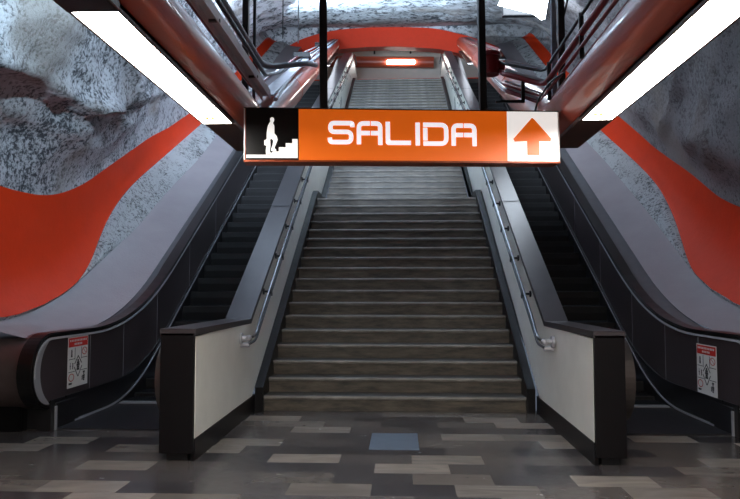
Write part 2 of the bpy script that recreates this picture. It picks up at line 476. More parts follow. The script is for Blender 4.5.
# ------------------------------------------------------------------ central staircase
st = empty('staircase', (0, 8.17, 0), 'wide worn stone staircase rising between the two white parapets under the exit sign', 'staircase')
RZ, TD, X1 = .178, .30, 1.54
def step_bm(y0, z, depth):
    bm = bmesh.new()
    # body with recessed riser and rounded nosing strip
    prism_x(bm, [(y0+.028, z-RZ-.02), (y0+.028, z-.045), (y0+depth+.03, z-.045), (y0+depth+.03, z-RZ-.02)], -X1, X1, 0)
    fs = prism_x(bm, [(y0+.0, z-.024), (y0+.003, z-.009), (y0+.010, z-.001), (y0+.03, z), (y0+.03, z-.045), (y0+.008, z-.045)], -X1, X1, 1)
    prism_x(bm, [(y0+.03, z), (y0+depth+.03, z), (y0+depth+.03, z-.045), (y0+.03, z-.045)], -X1, X1, 2)
    return bm
mats = [M['stone'], M['nosing'], M['tread']]
first = obj('step', step_bm(8.166, RZ, TD), mats, st)
for i in range(1, 17):
    c = first.copy(); C.objects.link(c); c.parent = st; c.location = (0, i*TD, i*RZ)
obj('landing', step_bm(8.166+17*TD, 18*RZ, 14.8-13.266), mats, st)
for i in range(32):
    c = first.copy(); C.objects.link(c); c.parent = st; c.location = (0, 14.8-8.166+i*TD, (i+18)*RZ)
for s in (-1, 1):
    bm = bmesh.new()
    prism_x(bm, [(8.13, 0), (8.3, 0), (24.5, 8.6), (24.5, 9.08), (14.75, 3.42), (14.45, 3.38), (13.42, 3.37), (8.13, .28)], s*1.535, s*1.634)
    obj('skirting', bm, M['black_stone'], st, 'black stone skirting board')

# floor hatch in front of the stairs
bm = bmesh.new(); box(bm, -.205, .245, 6.25, 6.95, 0, .004)
tag(obj('floor_hatch', bm, M['grate']), 'square blue-grey metal hatch set in the tiles before the stairs', 'hatch')

# ------------------------------------------------------------------ parapets and handrails
capl = {-1: (7.85, 1.085, .585), 1: (7.62, 1.075, .575)}
for s in (-1, 1):
    XI, XO = (1.64, 1.93) if s < 0 else (1.655, 1.905)
    y0, z0, m = capl[s]; yt = 24.5; zt = z0+m*(yt-y0)
    CAPP = [(5.0, z0), (y0, z0), (15.4, 5.56 if s < 0 else 5.50), (24.3, 9.93), (28, 9.93)]; zt = 9.93
    side = 'left' if s < 0 else 'right'
    far = 'left' if s < 0 else 'right'
    pr = empty('stair_parapet', (s*1.78, 5.75, 0), 'white faced dark capped parapet on the %s side of the staircase' % side, 'parapet')
    top = [(5.745, z0+.01), (y0, z0+.0), (15.4, CAPP[2][1]), (24.3, zt), (27.0, zt)]
    bm = bmesh.new()
    strip_prism_x(bm, [(a, b-.03) for a, b in top], [(5.745, .075), (y0, .075), (15.4, 3.5), (24.3, 8.4), (27.0, 8.9)], s*(XI+.025), s*(XO-.03))
    obj('wall_core', bm, M['black_stone'], pr)
    bm = bmesh.new(); box(bm, s*(XI+.06), s*(XO-.05), 5.79, 8.3, 0, .08); obj('plinth', bm, M['black'], pr)
    bm = bmesh.new(); box(bm, s*(XI-.0), s*(XO-.005), 5.72, 5.76, .07, z0-.02, .004); obj('end_panel', bm, M['black_stone'], pr)
    # white face
    bm = bmesh.new()
    low = [(5.78, .185), (8.0, .20), (13.42, 3.37), (14.45, 3.38), (14.75, 3.42), (24.5, 9.06), (27.0, 9.06)]
    cap_at = lambda y, CP=CAPP: lerp_tab(CP, y)
    ysw = sorted(set([5.78, y0, 8.0, 13.42, 14.45, 14.75, 15.4, 24.3, 24.5, 27.0, y0+1.5]))
    strip_prism_x(bm, [(y, cap_at(y)-.055 if y < y0-.01 else cap_at(y)-.03) for y in ysw], [(y, lerp_tab(low, y)) for y in ysw], s*XI, s*(XI+.03))
    obj('white_face', bm, M['white_wall'], pr, 'cream white polished panel')
    bm = bmesh.new()
    strip_prism_x(bm, [(5.76, .185), (8.15, .2)], [(5.76, .0), (8.15, .0)], s*(XI-.005), s*(XI+.03))
    obj('base_strip', bm, M['black_stone'], pr, 'black base strip')
    # cap
    bm = bmesh.new()
    strip_prism_x(bm, [(5.72, z0+.015), (y0+.02, z0+.01), (15.4, CAPP[2][1]+.01), (24.3, zt+.01), (27.0, zt+.01)], [(5.72, z0-.04), (y0+.04, z0-.045), (15.42, CAPP[2][1]-.035), (24.32, zt-.035), (27.0, zt-.035)], s*(XI-.008), s*XO)
    obj('cap', bm, M['cap_stone'], pr, 'grey stone cap')
    # cap joints
    for yy in (10.6, 13.6, 17.6, 20.6):
        m = (cap_at(yy+.5)-cap_at(yy))/.5; bm = bmesh.new(); zz = cap_at(yy)+.011
        prism_x(bm, [(yy, zz), (yy+.02, zz+.02*m), (yy+.02, zz+.02*m+.002), (yy, zz+.002)], s*XI, s*(XO-.005))
        obj('cap_joint', bm, M['black'], pr)
    # scrawled black marks high on the face
    gx = s*(XI-.002)
    bm = bmesh.new()
    rng = random.Random(5+s)
    def stroke(pts, w=.035):
        for (a, b), (c, d) in zip(pts, pts[1:]):
            t = Vector((c-a, d-b)); L_ = t.length; t.normalize(); n = Vector((-t.y, t.x))*w/2
            v = [bm.verts.new((gx, a+n.x, b+n.y)), bm.verts.new((gx, c+n.x, d+n.y)), bm.verts.new((gx, c-n.x, d-n.y)), bm.verts.new((gx, a-n.x, b-n.y))]
            bm.faces.new(v)
    yb = 19.0; zb = cap_at(yb)-1.25
    stroke([(yb, zb-.05), (yb+.75, zb+.95), (yb+1.05, zb+.55)], .09)
    stroke([(yb+.35, zb+.35), (yb+1.15, zb+.62)], .07)
    for k in range(16):
        yy = 18.0+k*.36; zz = cap_at(yy)-.6+rng.uniform(-.16, .1)
        stroke([(yy, zz), (yy+rng.uniform(.05, .2), zz+rng.uniform(-.05, .3))], .04)
    obj('scrawl', bm, M['graffiti'], pr, 'black scrawled marks')
    # double handrail on the stair side
    hr = empty('handrail', (s*1.6, 7.4, .9), 'double steel handrail bracketed to the %s parapet along the stairs' % side, 'handrail')
    xr = s*1.545
    off1, off2 = -.055, -.15
    ys_ = [y0+.05+k*1.0 for k in range(17)]
    line = lambda y, o_: cap_at(y)+o_
    for o_, nm2 in ((off1, 'upper'), (off2, 'lower')):
        bm = bmesh.new()
        pts = [(xr, y0-.46, z0-.18+(.0 if nm2 == 'upper' else -.06)), (xr, y0-.12, z0-.165+(.0 if nm2 == 'upper' else -.06)), (xr, y0+.2, line(y0+.2, o_)), (xr, 15.4, line(15.4, o_)), (xr, 24.3, line(24.3, o_)), (xr, 25.2, line(24.3, o_))]
        tube(bm, rnd(pts, .12), .016 if nm2 == 'upper' else .014, 10)
        obj('rail', bm, M['rail'] if nm2 == 'upper' else M['pipe_dark'], hr, smooth='angle')
    bm = bmesh.new(); ze = z0-.19
    tube(bm, [(xr, y0-.46, ze+.01), (s*1.64, y0-.47, ze+.01)], .03, 12); tube(bm, [(s*1.615, y0-.47, ze+.01), (s*1.642, y0-.47, ze+.01)], .06, 14)
    tube(bm, [(xr, y0-.44, ze-.06), (s*1.64, y0-.44, ze-.06)], .026, 12)
    obj('end_flange', bm, M['steel'], hr, smooth='angle')
    bm = bmesh.new(); bmesh.ops.create_icosphere(bm, subdivisions=2, radius=.036, matrix=Matrix.Translation((xr, y0-.47, ze+.01))); obj('end_knob', bm, M['steel'], hr, smooth=True)
    for k in range(17):
        y = y0+.75+k*.82
        if y > 23.8: break
        bm = bmesh.new()
        za, zb2 = line(y, off1), line(y, off2)
        tube(bm, [(xr, y, za), (xr, y, zb2)], .012, 8)
        tube(bm, [(xr, y, za-.07), (s*1.642, y, za-.07)], .014, 8)
        tube(bm, [(s*1.625, y, za-.07), (s*1.642, y, za-.07)], .04, 10)
        tube(bm, [(xr-s*.02, y, zb2), (xr+s*.03, y, zb2)], .03, 8)
        obj('bracket', bm, M['black'], hr, smooth='angle')

# ------------------------------------------------------------------ escalators
def arc(yc, zc, r, a0, a1, n=18):
    return [(yc+r*math.cos(math.radians(a0+(a1-a0)*i/n)), zc+r*math.sin(math.radians(a0+(a1-a0)*i/n))) for i in range(n+1)]
def rail_path(yc):
    P = arc(yc, .61, .38, 268, 92, 22)
    y = yc+.3
    while y < 25.6:
        P.append((y, zL(y)+.01)); y += .22 if (y < 11 or y > 23) else 1.0
    return P
def skirt_z(y):
    return max(0, .585*soft(y-9.05, .7)-.585*soft(y-24.2, .7))
def deck_z(y):
    return .30+.588*soft(y-9.4, 1.0)-.588*soft(y-24.5, 1.0)
XF = {-1: 3.45, 1: 3.335}
for s in (-1, 1):
    side = 'left' if s < 0 else 'right'
    es = empty('escalator', (s*2.75, 7.0, 0), 'dark escalator on the %s of the staircase beside the %s parapet' % (side, side), 'escalator')
    for kind in ('outer', 'inner'):
        yc = 6.88 if kind == 'outer' else 6.58
        xi = s*XF[s] if kind == 'outer' else s*2.12      # face towards the steps
        xo = s*(XF[s]+.14) if kind == 'outer' else s*2.02
        xm = (xi+xo)/2
        P = rail_path(yc)
        bm = bmesh.new()
        sg = 1 if True else -1
        a, b = sorted((xi, xo))
        sweep_yz(bm, P, a-.012, b+.012, .045, .0)
        bmesh.ops.bevel(bm, geom=[e for e in bm.edges if abs(e.verts[0].co.x-e.verts[1].co.x) < 1e-6 and len(e.link_faces) == 2 and abs(e.link_faces[0].normal.dot(e.link_faces[1].normal)) < .3], offset=.014, segments=2, affect='EDGES')
        obj('handrail_belt', bm, M['rubber'], es, 'black rubber moving handrail')
        # steel guide line under the belt
        bm = bmesh.new(); sweep_yz(bm, P[10:], a-.014, b+.014, .022, -.047)
        obj('handrail_guide', bm, M['bright'], es)
        # balustrade panel
        ysn = [yc+.0+i*.25 for i in range(24)]+[yc+6+i*1.0 for i in range(11)]+[24.3, 24.8, 25.5]
        ysn = sorted(set(round(v, 3) for v in ysn if v <= 25.5))
        bm = bmesh.new()
        tp = arc(yc, .61, .31, 180, 92, 12)+[(y, zL(y)-.06) for y in ysn[1:]]
        bt = arc(yc, .61, .31, 180, 268, 12)+[(y, deck_z(y)) for y in ysn[1:]]
        strip_prism_x(bm, tp, bt, a+.01, b-.01)
        obj('balustrade_panel', bm, M['panel'], es, 'dark brownish side panel')
        # steel newel band
        bm = bmesh.new()
        A_ = arc(yc, .61, .335, 92, 268, 28)
        B_ = [(yc+(.335-.125*math.sin(math.pi*q/28)**.7-.004)*math.cos(math.radians(92+176*q/28)), .61+(.335-.125*math.sin(math.pi*q/28)**.7-.004)*math.sin(math.radians(92+176*q/28))) for q in range(29)]
        strip_prism_x(bm, A_, B_, a+.0, b-.0)
        if kind == 'inner':
            g_ = bmesh.new(); sweep_yz(g_, arc(yc, .61, .388, 262, 98, 22), a-.016, b+.016, .012, .004); obj('newel_guard', g_, M['guard'], es, 'bright steel guard round the newel')
        obj('newel_band', bm, M['steel'], es, 'shiny steel band round the newel end')
        # lower skirt
        bm = bmesh.new()
        y2 = [yc+.02, 7.2, 7.6, 8.0]+[8.2+i*.2 for i in range(14)]+[11+i*1. for i in range(13)]+[24.0, 24.4, 24.8, 25.5]
        strip_prism_x(bm, [(y, deck_z(y)+.01) for y in y2], [(y, max(0, skirt_z(y)-.25)) for y in y2], xi, xo)
        obj('skirt_panel', bm, M['skirt'], es)
        bm = bmesh.new()
        y3 = [7.4, 8.0]+[8.2+i*.2 for i in range(14)]+[11+i*1. for i in range(13)]+[24.0, 24.4, 25.0]
        d = s*.012 if kind == 'outer' else -s*.012
        strip_prism_x(bm, [(y, skirt_z(y)+.032+.03*min(1, max(0, (y-8.2)))) for y in y3], [(y, skirt_z(y)+.012+.03*min(1, max(0, (y-8.2)))) for y in y3], min(xi, xi-d), max(xi, xi-d))
        obj('skirt_trim', bm, M['steel'], es)
        if kind == 'outer':
            bm = bmesh.new()
            strip_prism_x(bm, [(y, deck_z(y)+.012) for y in y2[1:]], [(y, deck_z(y)-.006) for y in y2[1:]], min(xi, xi-d), max(xi, xi-d))
            obj('panel_trim', bm, M['skirt'], es)
            for yy in (7.75, 8.7, 9.9, 11.4, 13.0):
                bm = bmesh.new()
                strip_prism_x(bm, [(yy, zL(yy)-.07), (yy+.006, zL(yy)-.07)], [(yy, deck_z(yy)+.01), (yy+.006, deck_z(yy)+.01)], min(xi-s*.003, xi), max(xi-s*.003, xi))
                obj('panel_joint', bm, M['steel'], es)
            bm = bmesh.new(); box(bm, s*(XF[s]-.01), s*(XF[s]+.6), 6.98, 7.5, 0, .27, .01); obj('newel_base', bm, M['skirt'], es)
            bm = bmesh.new(); box(bm, s*(XF[s]-.02), s*(XF[s]-.005), 6.965, 7.0, 0, .24); obj('base_edge', bm, M['steel'], es)
        else:
            bm = bmesh.new(); box(bm, s*2.01, s*2.13, 6.7, 7.2, 0, .3, .01); obj('newel_base', bm, M['skirt'], es)
    # outer deck between belt and ledge, with a rounded steel nose
    bm = bmesh.new()
    yd = [7.0, 7.4]+[7.6+i*.15 for i in range(26)]+[11.5+i for i in range(13)]+[24.5, 25.5]
    strip_prism_x(bm, [(y, zL(y)-.065) for y in yd], [(y, zL(y)-.3) for y in yd], min(s*(XF[s]+.152), s*3.735), max(s*(XF[s]+.152), s*3.735))
    obj('outer_deck', bm, M['deck'], es, 'grey deck beside the outer handrail')
    bm = bmesh.new()
    P = arc(7.02, .58, .37, 262, 92, 20)+[(7.2, .96), (7.5, .96)]
    sweep_yz(bm, P, min(s*(XF[s]+.165), s*4.35), max(s*(XF[s]+.165), s*4.35), .05, .0)
    obj('deck_nose', bm, M['brown_steel'], es, 'curved brown steel deck end', smooth='angle')
    # inner deck
    bm = bmesh.new()
    y4 = [yy for yy in yd if yy > 6.9]
    strip_prism_x(bm, [(y, deck_z(y)+.3) for y in y4], [(y, deck_z(y)+.1) for y in y4], min(s*1.935, s*2.015), max(s*1.935, s*2.015))
    obj('inner_deck', bm, M['deck'], es)
    # landing plate with comb
    bm = bmesh.new(); box(bm, s*2.17, s*XF[s], 7.0, 8.6, 0, .012); obj('landing_plate', bm, M['plate'], es)
    bm = bmesh.new(); box(bm, s*2.2, s*(XF[s]-.02), 8.55, 8.68, .012, .024); obj('comb_plate', bm, M['steel'], es)
    # steps
    def est(y, z):
        bm = bmesh.new(); a, b = sorted((s*2.135, s*(XF[s]-.01)))
        prism_x(bm, [(y, z-.22), (y-.01, z-.10), (y, z-.012), (y+.02, z-.012), (y+.43, z-.012), (y+.43, z-.05), (y+.05, z-.24)], a, b, 0)
        prism_x(bm, [(y-.004, z-.012), (y-.004, z), (y+.022, z), (y+.022, z-.012)], a, b, 1)
        for k in range(38):     # grooved tread ribs
            x = a+.02+k*(b-a-.04)/37
            prism_x(bm, [(y+.022, z-.012), (y+.022, z), (y+.42, z), (y+.42, z-.012)], x-.005, x+.005, 0)
        return bm
    for k in range(3):
        bm_ = est(8.68+k*.40, .02+k*k*.045); obj('escalator_step', bm_, [M['step'], M['step_line']], es)
    f = obj('escalator_step', est(9.86, .46), [M['step'], M['step_line']], es)
    for k in range(1, 36):
        c = f.copy(); C.objects.link(c); c.parent = es; c.location = (0, k*.4, k*.234)
    # warning label
    if s < 0: L0 = (7.22, 7.69, .918, .378)
    else: L0 = (7.31, 7.79, .84, .31)
    ya, yb, zt_, zb_ = L0
    xl = s*(XF[s]-.003)
    def rect(bm, u0, u1, v0, v1, lift=.0015):
        # u 0..1 left to right as seen, v 0..1 top to bottom
        U = lambda u: (ya+(yb-ya)*u) if s < 0 else (yb-(yb-ya)*u)
        Z = lambda v: zt_-(zt_-zb_)*v
        x = xl-s*lift
        v = [bm.verts.new((x, U(u0), Z(v0))), bm.verts.new((x, U(u1), Z(v0))), bm.verts.new((x, U(u1), Z(v1))), bm.verts.new((x, U(u0), Z(v1)))]
        bm.faces.new(v)
    lab_bm = bmesh.new(); box(lab_bm, min(xl, xl-s*.002), max(xl, xl-s*.002), ya, yb, zb_, zt_)
    lb = obj('warning_label', lab_bm, M['label_white'], es, 'white safety label with red header and small pictograms')
    bm = bmesh.new(); rect(bm, .03, .97, .02, .2, .0035); obj('label_header', bm, M['label_red'], lb)
    bm = bmesh.new()
    for k in range(11): rect(bm, .08+k*.077, .08+k*.077+.05, .055, .095, .0045)
    for k in range(5): rect(bm, .30+k*.08, .30+k*.08+.055, .125, .165, .0045)
    obj('header_text', bm, M['label_white'], lb)
    bm = bmesh.new(); rg = random.Random(3)
    for u in (.34, .66): rect(bm, u-.012, u+.012, .22, .46, .0035)
    for v in (.44, .69): rect(bm, .04, .34, v-.006, v+.006, .0035); rect(bm, .66, .96, v-.006, v+.006, .0035)
    for (u, v, h_, w_) in ((.18, .25, .15, .1), (.12, .5, .14, .06), (.24, .52, .12, .06), (.5, .46, .22, .17), (.8, .72, .2, .13), (.72, .8, .1, .06), (.14, .9, .04, .2)):
        n = 5
        for k in range(n):
            ww = w_*(.35+.65*rg.random()); vv = v+h_*k/n
            rect(bm, u-ww/2, u+ww/2, vv, vv+h_/n*.95, .0035)
    # diamond around the centre pictogram
    for k in range(12):
        t = k/12
        for (p, q) in (((.5, .38), (.68, .54)), ((.5, .38), (.32, .54)), ((.32, .6), (.5, .8)), ((.68, .6), (.5, .8))):
            u = p[0]+(q[0]-p[0])*t; v = p[1]+(q[1]-p[1])*t; rect(bm, u-.015, u+.02, v, v+.02, .0035)
    obj('pictograms', bm, M['label_ink'], lb)
    bm = bmesh.new()
    for (cu, cv) in ((.81, .31), (.18, .80)):
        for k in range(24):
            a_ = k/24*2*math.pi; u = cu+.12*math.cos(a_); v = cv+.07*math.sin(a_); rect(bm, u-.018, u+.018, v-.009, v+.009, .0045)
    for k in range(10): rect(bm, .73+k*.016, .76+k*.016, .26+k*.01, .27+k*.01, .0045)
    obj('prohibition_signs', bm, M['label_rose'], lb)

# ------------------------------------------------------------------ overhead tubes, lamps, pipes
BX = {-1: -1.255, 1: 1.465}; BZ = {-1: 2.845, 1: 2.845}
def asc(s, y, dx=0, dz=0):
    xe = -2.1 if s < 0 else 2.15
    t = (y-6.0)/14
    return Vector((BX[s]+(xe-BX[s])*t+dx, y, BZ[s]+(8.45-BZ[s])*t+dz))
for s in (-1, 1):
    side = 'left' if s < 0 else 'right'
    ct = empty('ceiling_tube', (BX[s], 0, BZ[s]), 'thick glossy red-brown overhead tube on the %s, bending upwards behind the sign' % side, 'tube')
    bm = bmesh.new()
    tube(bm, rnd([(BX[s], -4.9, BZ[s]), (BX[s], 6.0, BZ[s]), asc(s, 26.2)], .3, 6), .200, 36)
    obj('tube_body', bm, M['tube'], ct, smooth='angle')
    for y in (9.2, 12.4, 15.6, 18.8):
        bm = bmesh.new(); tube(bm, [asc(s, y), asc(s, y+.05)], .206, 36); obj('joint_ring', bm, M['tube'], ct, smooth='angle')
    for y in (1.2,):
        bm = bmesh.new(); tube(bm, [(BX[s], y, BZ[s]), (BX[s], y+.05, BZ[s])], .206, 36); obj('joint_ring', bm, M['tube'], ct, smooth='angle')
    # drop supports hanging the tube from the vault
    # lamps under the tube
    xi, xo = (-1.130, -1.335) if s < 0 else (1.367, 1.572)
    a, b = sorted((xi, xo))
    segs = [(2.87, 4.87), (.35, 2.35), (-1.8, .2), (-3.9, -1.9)] if s < 0 else [(2.60, 4.88), (.2, 2.35), (-2.1, .0), (-4.4, -2.3)]
    for k, (ya, yb) in enumerate(segs):
        z = 2.625
        where = ('nearest the sign' if k == 0 else ['', 'second from the sign', 'third from the sign', 'farthest behind the viewer'][k])
        fx = empty('tube_lamp', ((a+b)/2, (ya+yb)/2, z), 'long bright lamp tray under the %s overhead tube, %s' % (side, where), 'lamp', 'lamp trays under the overhead tubes')
        bm = bmesh.new(); box(bm, a-.012, b+.012, ya-.02, yb+.02, z+.012, z+.03)
        # skirt lips
        box(bm, a-.012, a, ya-.02, yb+.02, z-.004, z+.03); box(bm, b, b+.012, ya-.02, yb+.02, z-.004, z+.03)
        obj('housing', bm, M['brown'], fx)
        bm = bmesh.new(); box(bm, a, b, ya, yb, z, z+.014); obj('diffuser', bm, M['diffuser'], fx)
        bm = bmesh.new()
        for dx in (.045, .085):
            xx = (a+dx+.03) if s < 0 else (a+dx)
            tube(bm, [(xx, yb-.21, z-.004), (xx, yb-.17, z-.004)], .014, 8)
        box(bm, a+.03, b-.05, yb-.13, yb-.12, z-.003, z+.002)
        obj('lamp_holder', bm, M['holder'], fx)
    # bracket shoe under the bend, behind the last lamp tray
    bm = bmesh.new()
    box(bm, a-.01, b+.03 if s > 0 else b+.01, 4.90, 5.9, 2.63, 2.665, .01)
    obj('tray_cover', bm, M['brown'], ct)
    if s < 0:
        bm = bmesh.new(); box(bm, a-.015, b+.015, 2.37, 2.85, 2.615, 2.665, .01); obj('tray_cover', bm, M['black'], ct)
    # lamps along the climb
    for k, y in enumerate((18.0, 20.0, 22.0)):
        p0, p1 = asc(s, y), asc(s, y+1.9)
        dn = -.25
        inn = -s*.10
        fx = empty('slope_lamp', p0+Vector((inn, 0, dn)), 'bright lamp tray under the climbing part of the %s tube, %s from below' % (side, ['first', 'second', 'topmost'][k]), 'lamp', 'lamp trays on the climbing tubes')
        for nm2, w, th, lift, mt in (('housing', .11, .05, .0, M['brown']), ('diffuser', .08, .02, -.022, M['diffuser_cool'])):
            bm = bmesh.new(); vs = []
            for p in (p0, p1):
                for dx, dz in ((-w, 0), (w, 0), (w, th), (-w, th)):
                    vs.append(bm.verts.new(p+Vector((inn+dx, 0, dn+lift+dz-.0))))
            for q in ((0, 1, 2, 3), (7, 6, 5, 4), (0, 4, 5, 1), (1, 5, 6, 2), (2, 6, 7, 3), (3, 7, 4, 0)): bm.faces.new([vs[i] for i in q])
            obj(nm2, bm, mt, fx)

def pipe(name, pts, r, mat, label, cat='pipe', group=None, rr=.12, seg=10):
    bm = bmesh.new(); tube(bm, rnd(pts, rr), r, seg)
    return tag(obj(name, bm, mat, smooth='angle'), label, cat, group)

# left bundle (runs level over the hall, then climbs beside the tube)
bm = bmesh.new()
tx, tz = -1.15, 3.22
tray = empty('cable_tray', (tx, 0, tz), 'pale galvanised cable tray on top of the left overhead tube', 'cable tray')
bm = bmesh.new(); box(bm, tx-.03, tx+.04, -4.8, 6.2, tz-.012, tz+.0); box(bm, tx+.036, tx+.044, -4.8, 6.2, tz-.04, tz+.035); box(bm, tx-.035, tx-.028, -4.8, 6.2, tz-.06, tz+.01); obj('level_run', bm, M['pipe_pale'], tray)
bm = bmesh.new()
pA, pB = Vector((tx, 6.2, tz-.02)), asc(-1, 13.0, .02, .30)
d = (pB-pA)
vs = []
for p in (pA, pB):
    for dx, dz in ((-.07, 0), (.07, 0), (.07, .02), (-.07, .02)): vs.append(bm.verts.new(p+Vector((dx, 0, dz))))
for q in ((0, 1, 2, 3), (7, 6, 5, 4), (0, 4, 5, 1), (1, 5, 6, 2), (2, 6, 7, 3), (3, 7, 4, 0)): bm.faces.new([vs[i] for i in q])
obj('climbing_run', bm, M['pipe_pale'], tray)
for k in range(9):
    bm = bmesh.new(); y = -4+k*1.2; box(bm, tx-.045, tx+.05, y, y+.02, tz-.03, tz-.012); obj('tray_bracket', bm, M['pipe_dark'], tray)
pipe('overhead_pipe', [(-1.16, -4.8, 3.40), (-1.16, 6.2, 3.40), asc(-1, 8.2, .0, .34), asc(-1, 25, 0, .25)], .018, M['pipe_dark'], 'thin dark pipe above the left tube between tray and thick grey pipe')
pipe('overhead_pipe', [(-1.19, -4.8, 3.50), (-1.19, 6.3, 3.50), (-.83, 6.75, 3.69), (-.86, 7.6, 3.95), asc(-1, 11, .16, .27), asc(-1, 25, .16, .22)], .028, M['pipe_grey'], 'thick blue-grey pipe above the left tube, jogging right and then climbing', rr=.2, seg=14)
pipe('overhead_pipe', [(-1.32, -4.8, 3.34), (-1.32, 6.4, 3.34), asc(-1, 12, -.08, .36), asc(-1, 25, -.08, .25)], .014, M['pipe_red'], 'thin dark red pipe outermost above the left tube')
pipe('overhead_pipe', [(-1.36, -4.8, 3.22), (-1.36, 6.2, 3.2), asc(-1, 14, -.18, .3), asc(-1, 25, -.17, .2)], .014, M['pipe_grey'], 'thin grey pipe lying just over the left tube')
pipe('overhead_pipe', [(-1.05, 6.15, 3.16), (-1.16, 7.3, 3.64), asc(-1, 11, .05, .30), asc(-1, 25, .07, .24)], .02, M['pipe_pale'], 'short pale conduit climbing right of the left cable tray')
bm = bmesh.new(); box(bm, -1.36, -1.26, 6.35, 6.47, 3.38, 3.56, .01)
tag(obj('junction_box', bm, M['holebox']), 'small red junction box among the left overhead pipes', 'junction box')

# right bundle
rp = [((1.500, 3.302), .026, M['pipe_red'], 'thickest dark red pipe of the right overhead bundle', (.35, .19)),
      ((1.50, 3.435), .013, M['pipe_dark'], 'dark pipe topmost in the right overhead bundle', (.35, .16)),
      ((1.50, 3.20), .012, M['pipe_red'], 'thin red pipe just under the thickest one of the right bundle', (.35, .20)),
      ((1.53, 3.13), .017, M['pipe_red'], 'medium red pipe lowest in the right bundle beside the tube', (.36, .22)),
      ((1.46, 3.16), .008, M['pipe_red'], 'thinnest red conduit on the inner side of the right bundle', (.3, .18))]
for k, ((x, z), r, mt, lb, (dx, dz)) in enumerate(rp):
    x -= .09
    pipe('overhead_pipe', [(x+.02, -4.8, z), (x, 6.3+.02*k, z), (x-dx*.95, 6.55+.02*k, z+dz), (x-dx+.03, 7.6, z+dz+.42), asc(1, 13, .16-.08*k, .34), asc(1, 25, .16-.08*k, .24)], r, mt, lb, rr=.1)
    pipe('conduit_run', [(x+.02, 6.34+.02*k, z+.035), (x-dx*.9, 6.55+.02*k, z+dz+.03)], r*.9, M['pipe_pale'], 'pale galvanised conduit at the bend, beside the ' + ['thickest red pipe', 'topmost dark pipe', 'thin red pipe under the thickest', 'lowest red pipe', 'innermost thinnest red conduit'][k], 'conduit', rr=.02)
for k, y in enumerate((2.2, 3.6, 5.0, 6.1)):
    bm = bmesh.new(); box(bm, 1.392, 1.425, y, y+.022, 3.11, 3.45)
    tag(obj('pipe_clamp', bm, M['pipe_dark']), 'dark clamp across the right overhead pipes, %s' % ['farthest from the sign', 'third from the bend', 'second from the bend', 'nearest the bend'][k], 'clamp', 'clamps on the right pipes')
vb = empty('valve', (1.02, 6.9, 3.6), 'red pipe valve with round body where the right bundle starts to climb', 'valve')
bm = bmesh.new(); tube(bm, [(.98, 6.8, 3.56), (.98, 6.8, 3.74)], .085, 18); obj('valve_body', bm, M['holebox'], vb, smooth='angle')
bm = bmesh.new(); tube(bm, [(.98, 6.8, 3.74), (.98, 6.8, 3.78)], .10, 18); obj('valve_cap', bm, M['pipe_red'], vb, smooth='angle')
bm = bmesh.new(); tube(bm, [(.86, 6.8, 3.66), (1.12, 6.8, 3.66)], .05, 14); obj('valve_neck', bm, M['pipe_red'], vb, smooth='angle')
bm = bmesh.new(); box(bm, .98, 1.25, 6.42, 6.46, 3.18, 3.2); box(bm, 1.22, 1.25, 6.42, 6.46, 3.18, 3.4)
tag(obj('pipe_bracket', bm, M['black']), 'black angle bracket resting on the bend of the right tube', 'bracket')
pipe('cable', [(1.33, 5.2, 3.07), (1.24, 5.3, 3.03), (1.18, 5.5, 2.93), (1.17, 5.6, 2.83), (1.17, 5.7, 2.75)], .008, M['black'], 'thin black cable looped over the right tube', 'cable', rr=.08, seg=6)
pipe('threaded_rod', [(1.72, 7.2, 3.95), (2.05, 7.2, 5.3)], .012, M['pipe_dark'], 'thin slanting rod beside the right vertical poles', 'rod', seg=6)

# vertical poles
def vpole(x, y, z0, z1, w, label, mat=M['black'], cat='pole', name='support_pole'):
    bm = bmesh.new(); box(bm, x-w/2, x+w/2, y-w/2, y+w/2, z0, z1, .004)
    return tag(obj(name, bm, mat), label, cat)
vpole(-1.40, 6.45, 3.05, 6.3, .06, 'thicker of the two dark vertical poles above the left tube bend')
vpole(-1.315, 6.45, 3.05, 6.3, .028, 'thinner of the two dark vertical poles above the left tube bend', M['pipe_dark'])
vpole(1.53, 6.45, 3.05, 6.3, .045, 'thinner grey vertical pole above the right tube bend', M['pipe_grey'])
vpole(1.60, 6.45, 3.05, 6.3, .06, 'thicker black vertical pole above the right tube bend')
for x, y, z, z1, lb in ((-.96, 6.9, 3.95, 6.4, 'hair-thin hanger rod rising from the jog of the thick grey pipe'), (-1.12, 6.9, 4.0, 6.4, 'short thin hanger rod left of the grey pipe jog')):
    bm = bmesh.new(); tube(bm, [(x, y, z), (x, y, z1)], .006, 6); tag(obj('hanger_rod', bm, M['pipe_pale'] if x > -1 else M['pipe_dark']), lb, 'rod')

# floodlights washing the vault
fl = empty('floodlight', (2.6, 14.0, 7.2), 'large overexposed floodlight under the vault right of the arch', 'floodlight')
bm = bmesh.new()
Pq = [(2.14, 7.30), (2.30, 7.62), (3.05, 7.62), (3.12, 7.36), (3.05, 6.97), (2.88, 7.10)]
f0 = [bm.verts.new((x, 14.0, z)) for x, z in Pq]; f1 = [bm.verts.new((x, 14.35, z+.12)) for x, z in Pq]
bm.faces.new(f0); bm.faces.new(f1[::-1])
for i in range(len(Pq)): bm.faces.new((f0[i], f0[(i+1) % 6], f1[(i+1) % 6], f1[i]))
obj('lens', bm, M['cool_lens'], fl)
bm = bmesh.new(); box(bm, 2.25, 3.1, 14.36, 14.5, 7.2, 7.8, .02); obj('lamp_body', bm, M['black'], fl)
bm = bmesh.new(); tube(bm, [(2.7, 14.45, 7.75), (2.7, 14.45, 8.4)], .03, 8); obj('lamp_stem', bm, M['black'], fl)

